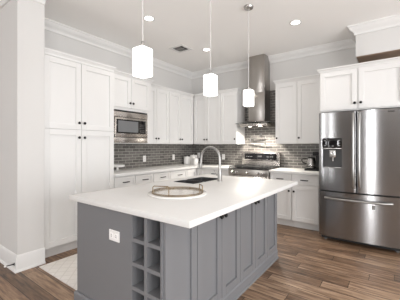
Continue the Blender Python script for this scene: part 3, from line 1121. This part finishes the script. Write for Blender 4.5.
# ------------------------------------------------------------------ outlets
def outlet(mpx, u, v, z, label, w=0.072, h=0.116, horiz=False):
    t = thing('wall_outlet', mpx(u, v, z), label, 'outlet', 'white outlet plates')
    MB(mpx).box(u - w / 2, u + w / 2, v, v + 0.006, z - h / 2, z + h / 2, 0.002, 1).build('cover_plate', 'plastic', t)
    for s in (-1, 1):
        du, dz_ = (s * 0.026, 0) if horiz else (0, s * 0.022)
        f = MB(mpx).box(u + du - 0.016, u + du + 0.016, v + 0.0062, v + 0.0085, z + dz_ - 0.016, z + dz_ + 0.016, 0.003, 2).build('socket', 'plastic', t)
        sl = MB(mpx)
        for q in (-1, 1):
            if horiz:
                sl.box(u + du - 0.006, u + du + 0.004, v + 0.0086, v + 0.009, z + q * 0.006 - 0.0012, z + q * 0.006 + 0.0012)
            else:
                sl.box(u + q * 0.006 - 0.0012, u + q * 0.006 + 0.0012, v + 0.0086, v + 0.009, z + dz_ - 0.004, z + dz_ + 0.006)
        sl.build('slots', 'gasket', f, 'dark plug slots')
outlet(mp, -1.473, 0.0085, 1.076, 'white outlet on the left wall tiles, the one nearer the microwave')
outlet(mp, -0.648, 0.0085, 1.079, 'white outlet on the left wall tiles, the one nearer the canisters')
outlet(mb, 0.883, 0.0085, 1.085, 'white outlet on the back wall tiles, seen just right of the faucet')
outlet(mb, 0.216, 0.0085, 1.105, 'white outlet on the back wall tiles behind the canisters')
mf = lambda u, v, z: (u, IY0 - v, z)
outlet(mf, 2.256, 0.0005, 0.690, 'white outlet on the end panel of the grey island beside the wine rack', w=0.115, h=0.075, horiz=True)

# ------------------------------------------------------------------ small things on the counters
def canister(x, y, r, h, label):
    t = thing('canister', (x, y, 0.9145), label, 'canister', 'white canisters in the counter corner')
    MB().lathe([(0, 0), (r * 0.96, 0), (r, 0.006), (r, h - 0.03), (r * 0.97, h - 0.026), (0, h - 0.026)], (x, y, 0.9145), n=28).build('jar', 'ceramic', t)
    l = MB().lathe([(0, 0), (r * 1.02, 0), (r * 1.02, 0.018), (r * 0.9, 0.024), (0, 0.024)], (x, y, 0.9145 + h - 0.0255), n=28).build('lid', 'ceramic', t)
    MB().lathe([(0.006, 0), (0.006, 0.006), (0.011, 0.012), (0.008, 0.018), (0, 0.018)], (x, y, 0.9145 + h - 0.0015), n=12).build('lid_knob', 'ceramic', l)
canister(0.105, -0.30, 0.080, 0.172, 'white ceramic canister at the left of the three in the corner')
canister(0.262, -0.26, 0.078, 0.205, 'tallest white ceramic canister, middle of the three in the corner')
canister(0.395, -0.36, 0.060, 0.140, 'small white ceramic canister at the right of the three, nearest the faucet spout')

t = thing('footed_dish', (0.17, -2.20, 0.9145), 'white footed dish on the left counter beside the tall pantry', 'dish')
MB().lathe([(0.0, 0), (0.055, 0), (0.052, 0.006), (0.020, 0.014), (0.016, 0.050), (0, 0.052)], (0.17, -2.20, 0.9145), n=28).build('foot', 'ceramic', t)
MB().lathe([(0.0, 0.052), (0.03, 0.052), (0.115, 0.062), (0.122, 0.092), (0.117, 0.092), (0.108, 0.068), (0, 0.062)], (0.17, -2.20, 0.9145), n=36).build('bowl', 'ceramic', t)

# coffee maker with carafe
CY = -0.27
t = thing('coffee_maker', (2.77, CY, 0.9145), 'black coffee maker with glass carafe on the short counter by the refrigerator', 'coffee maker')
MB().box(2.660, 2.880, CY - 0.13, CY + 0.13, 0.9145, 0.945, 0.006).build('base', 'black', t)
MB().box(2.832, 2.880, CY - 0.11, CY + 0.13, 0.9455, 1.160, 0.006).build('water_tank', 'black', t)
MB().box(2.785, 2.880, CY - 0.12, CY + 0.13, 1.1605, 1.225, 0.008).build('head', 'black', t)
cc = (2.745, CY - 0.02, 0.946)
c = MB().lathe([(0, 0), (0.066, 0), (0.079, 0.012), (0.079, 0.06), (0.076, 0.105), (0.062, 0.140), (0.060, 0.165), (0, 0.165)], cc, n=32).build('carafe', 'chrome', t, 'silver carafe')
MB().lathe([(0, 0.1655), (0.060, 0.1655), (0.058, 0.180), (0.036, 0.190), (0, 0.190)], cc, n=28).build('lid', 'black', c, 'black carafe lid')
MB().lathe([(0.0805, 0.040), (0.0805, 0.026), (0.0778, 0.026), (0.0778, 0.040), (0.0805, 0.040)], cc, n=32, cap=False).build('band', 'black', c, 'black band')
m = MB()
m.tube([(cc[0] - 0.056, cc[1], 1.102), (cc[0] - 0.130, cc[1] - 0.01, 1.104), (cc[0] - 0.150, cc[1] - 0.01, 1.090), (cc[0] - 0.140, cc[1] - 0.01, 1.045), (cc[0] - 0.078, cc[1], 1.020)], 0.010, 8)
m.build('handle', 'black', c, 'black carafe handle')

# ------------------------------------------------------------------ floor things
m = MB()
m.box(0.735, 1.60, -3.615, -1.75, 0.0005, 0.011, 0.004)
tag(m.build('runner_rug', 'rug'), 'cream lattice runner rug on the wood floor between the pantry and the island', 'rug')

t = thing('door_stop', (0.60, -3.806, 0.075), 'dark rod door stop with white tip on the wing baseboard', 'door stop')
m = MB().lathe([(0.014, 0), (0.014, 0.006), (0.006, 0.010), (0.0045, 0.07), (0, 0.07)], (0.628, -3.8065, 0.078), (-0.35, -1, -0.05), 12)
m.build('rod', 'black', t)
m = MB().lathe([(0.005, 0.0705), (0.009, 0.072), (0.010, 0.084), (0.006, 0.090), (0, 0.090)], (0.628, -3.8065, 0.078), (-0.35, -1, -0.05), 12)
m.build('tip', 'plastic', t, 'white rubber tip')
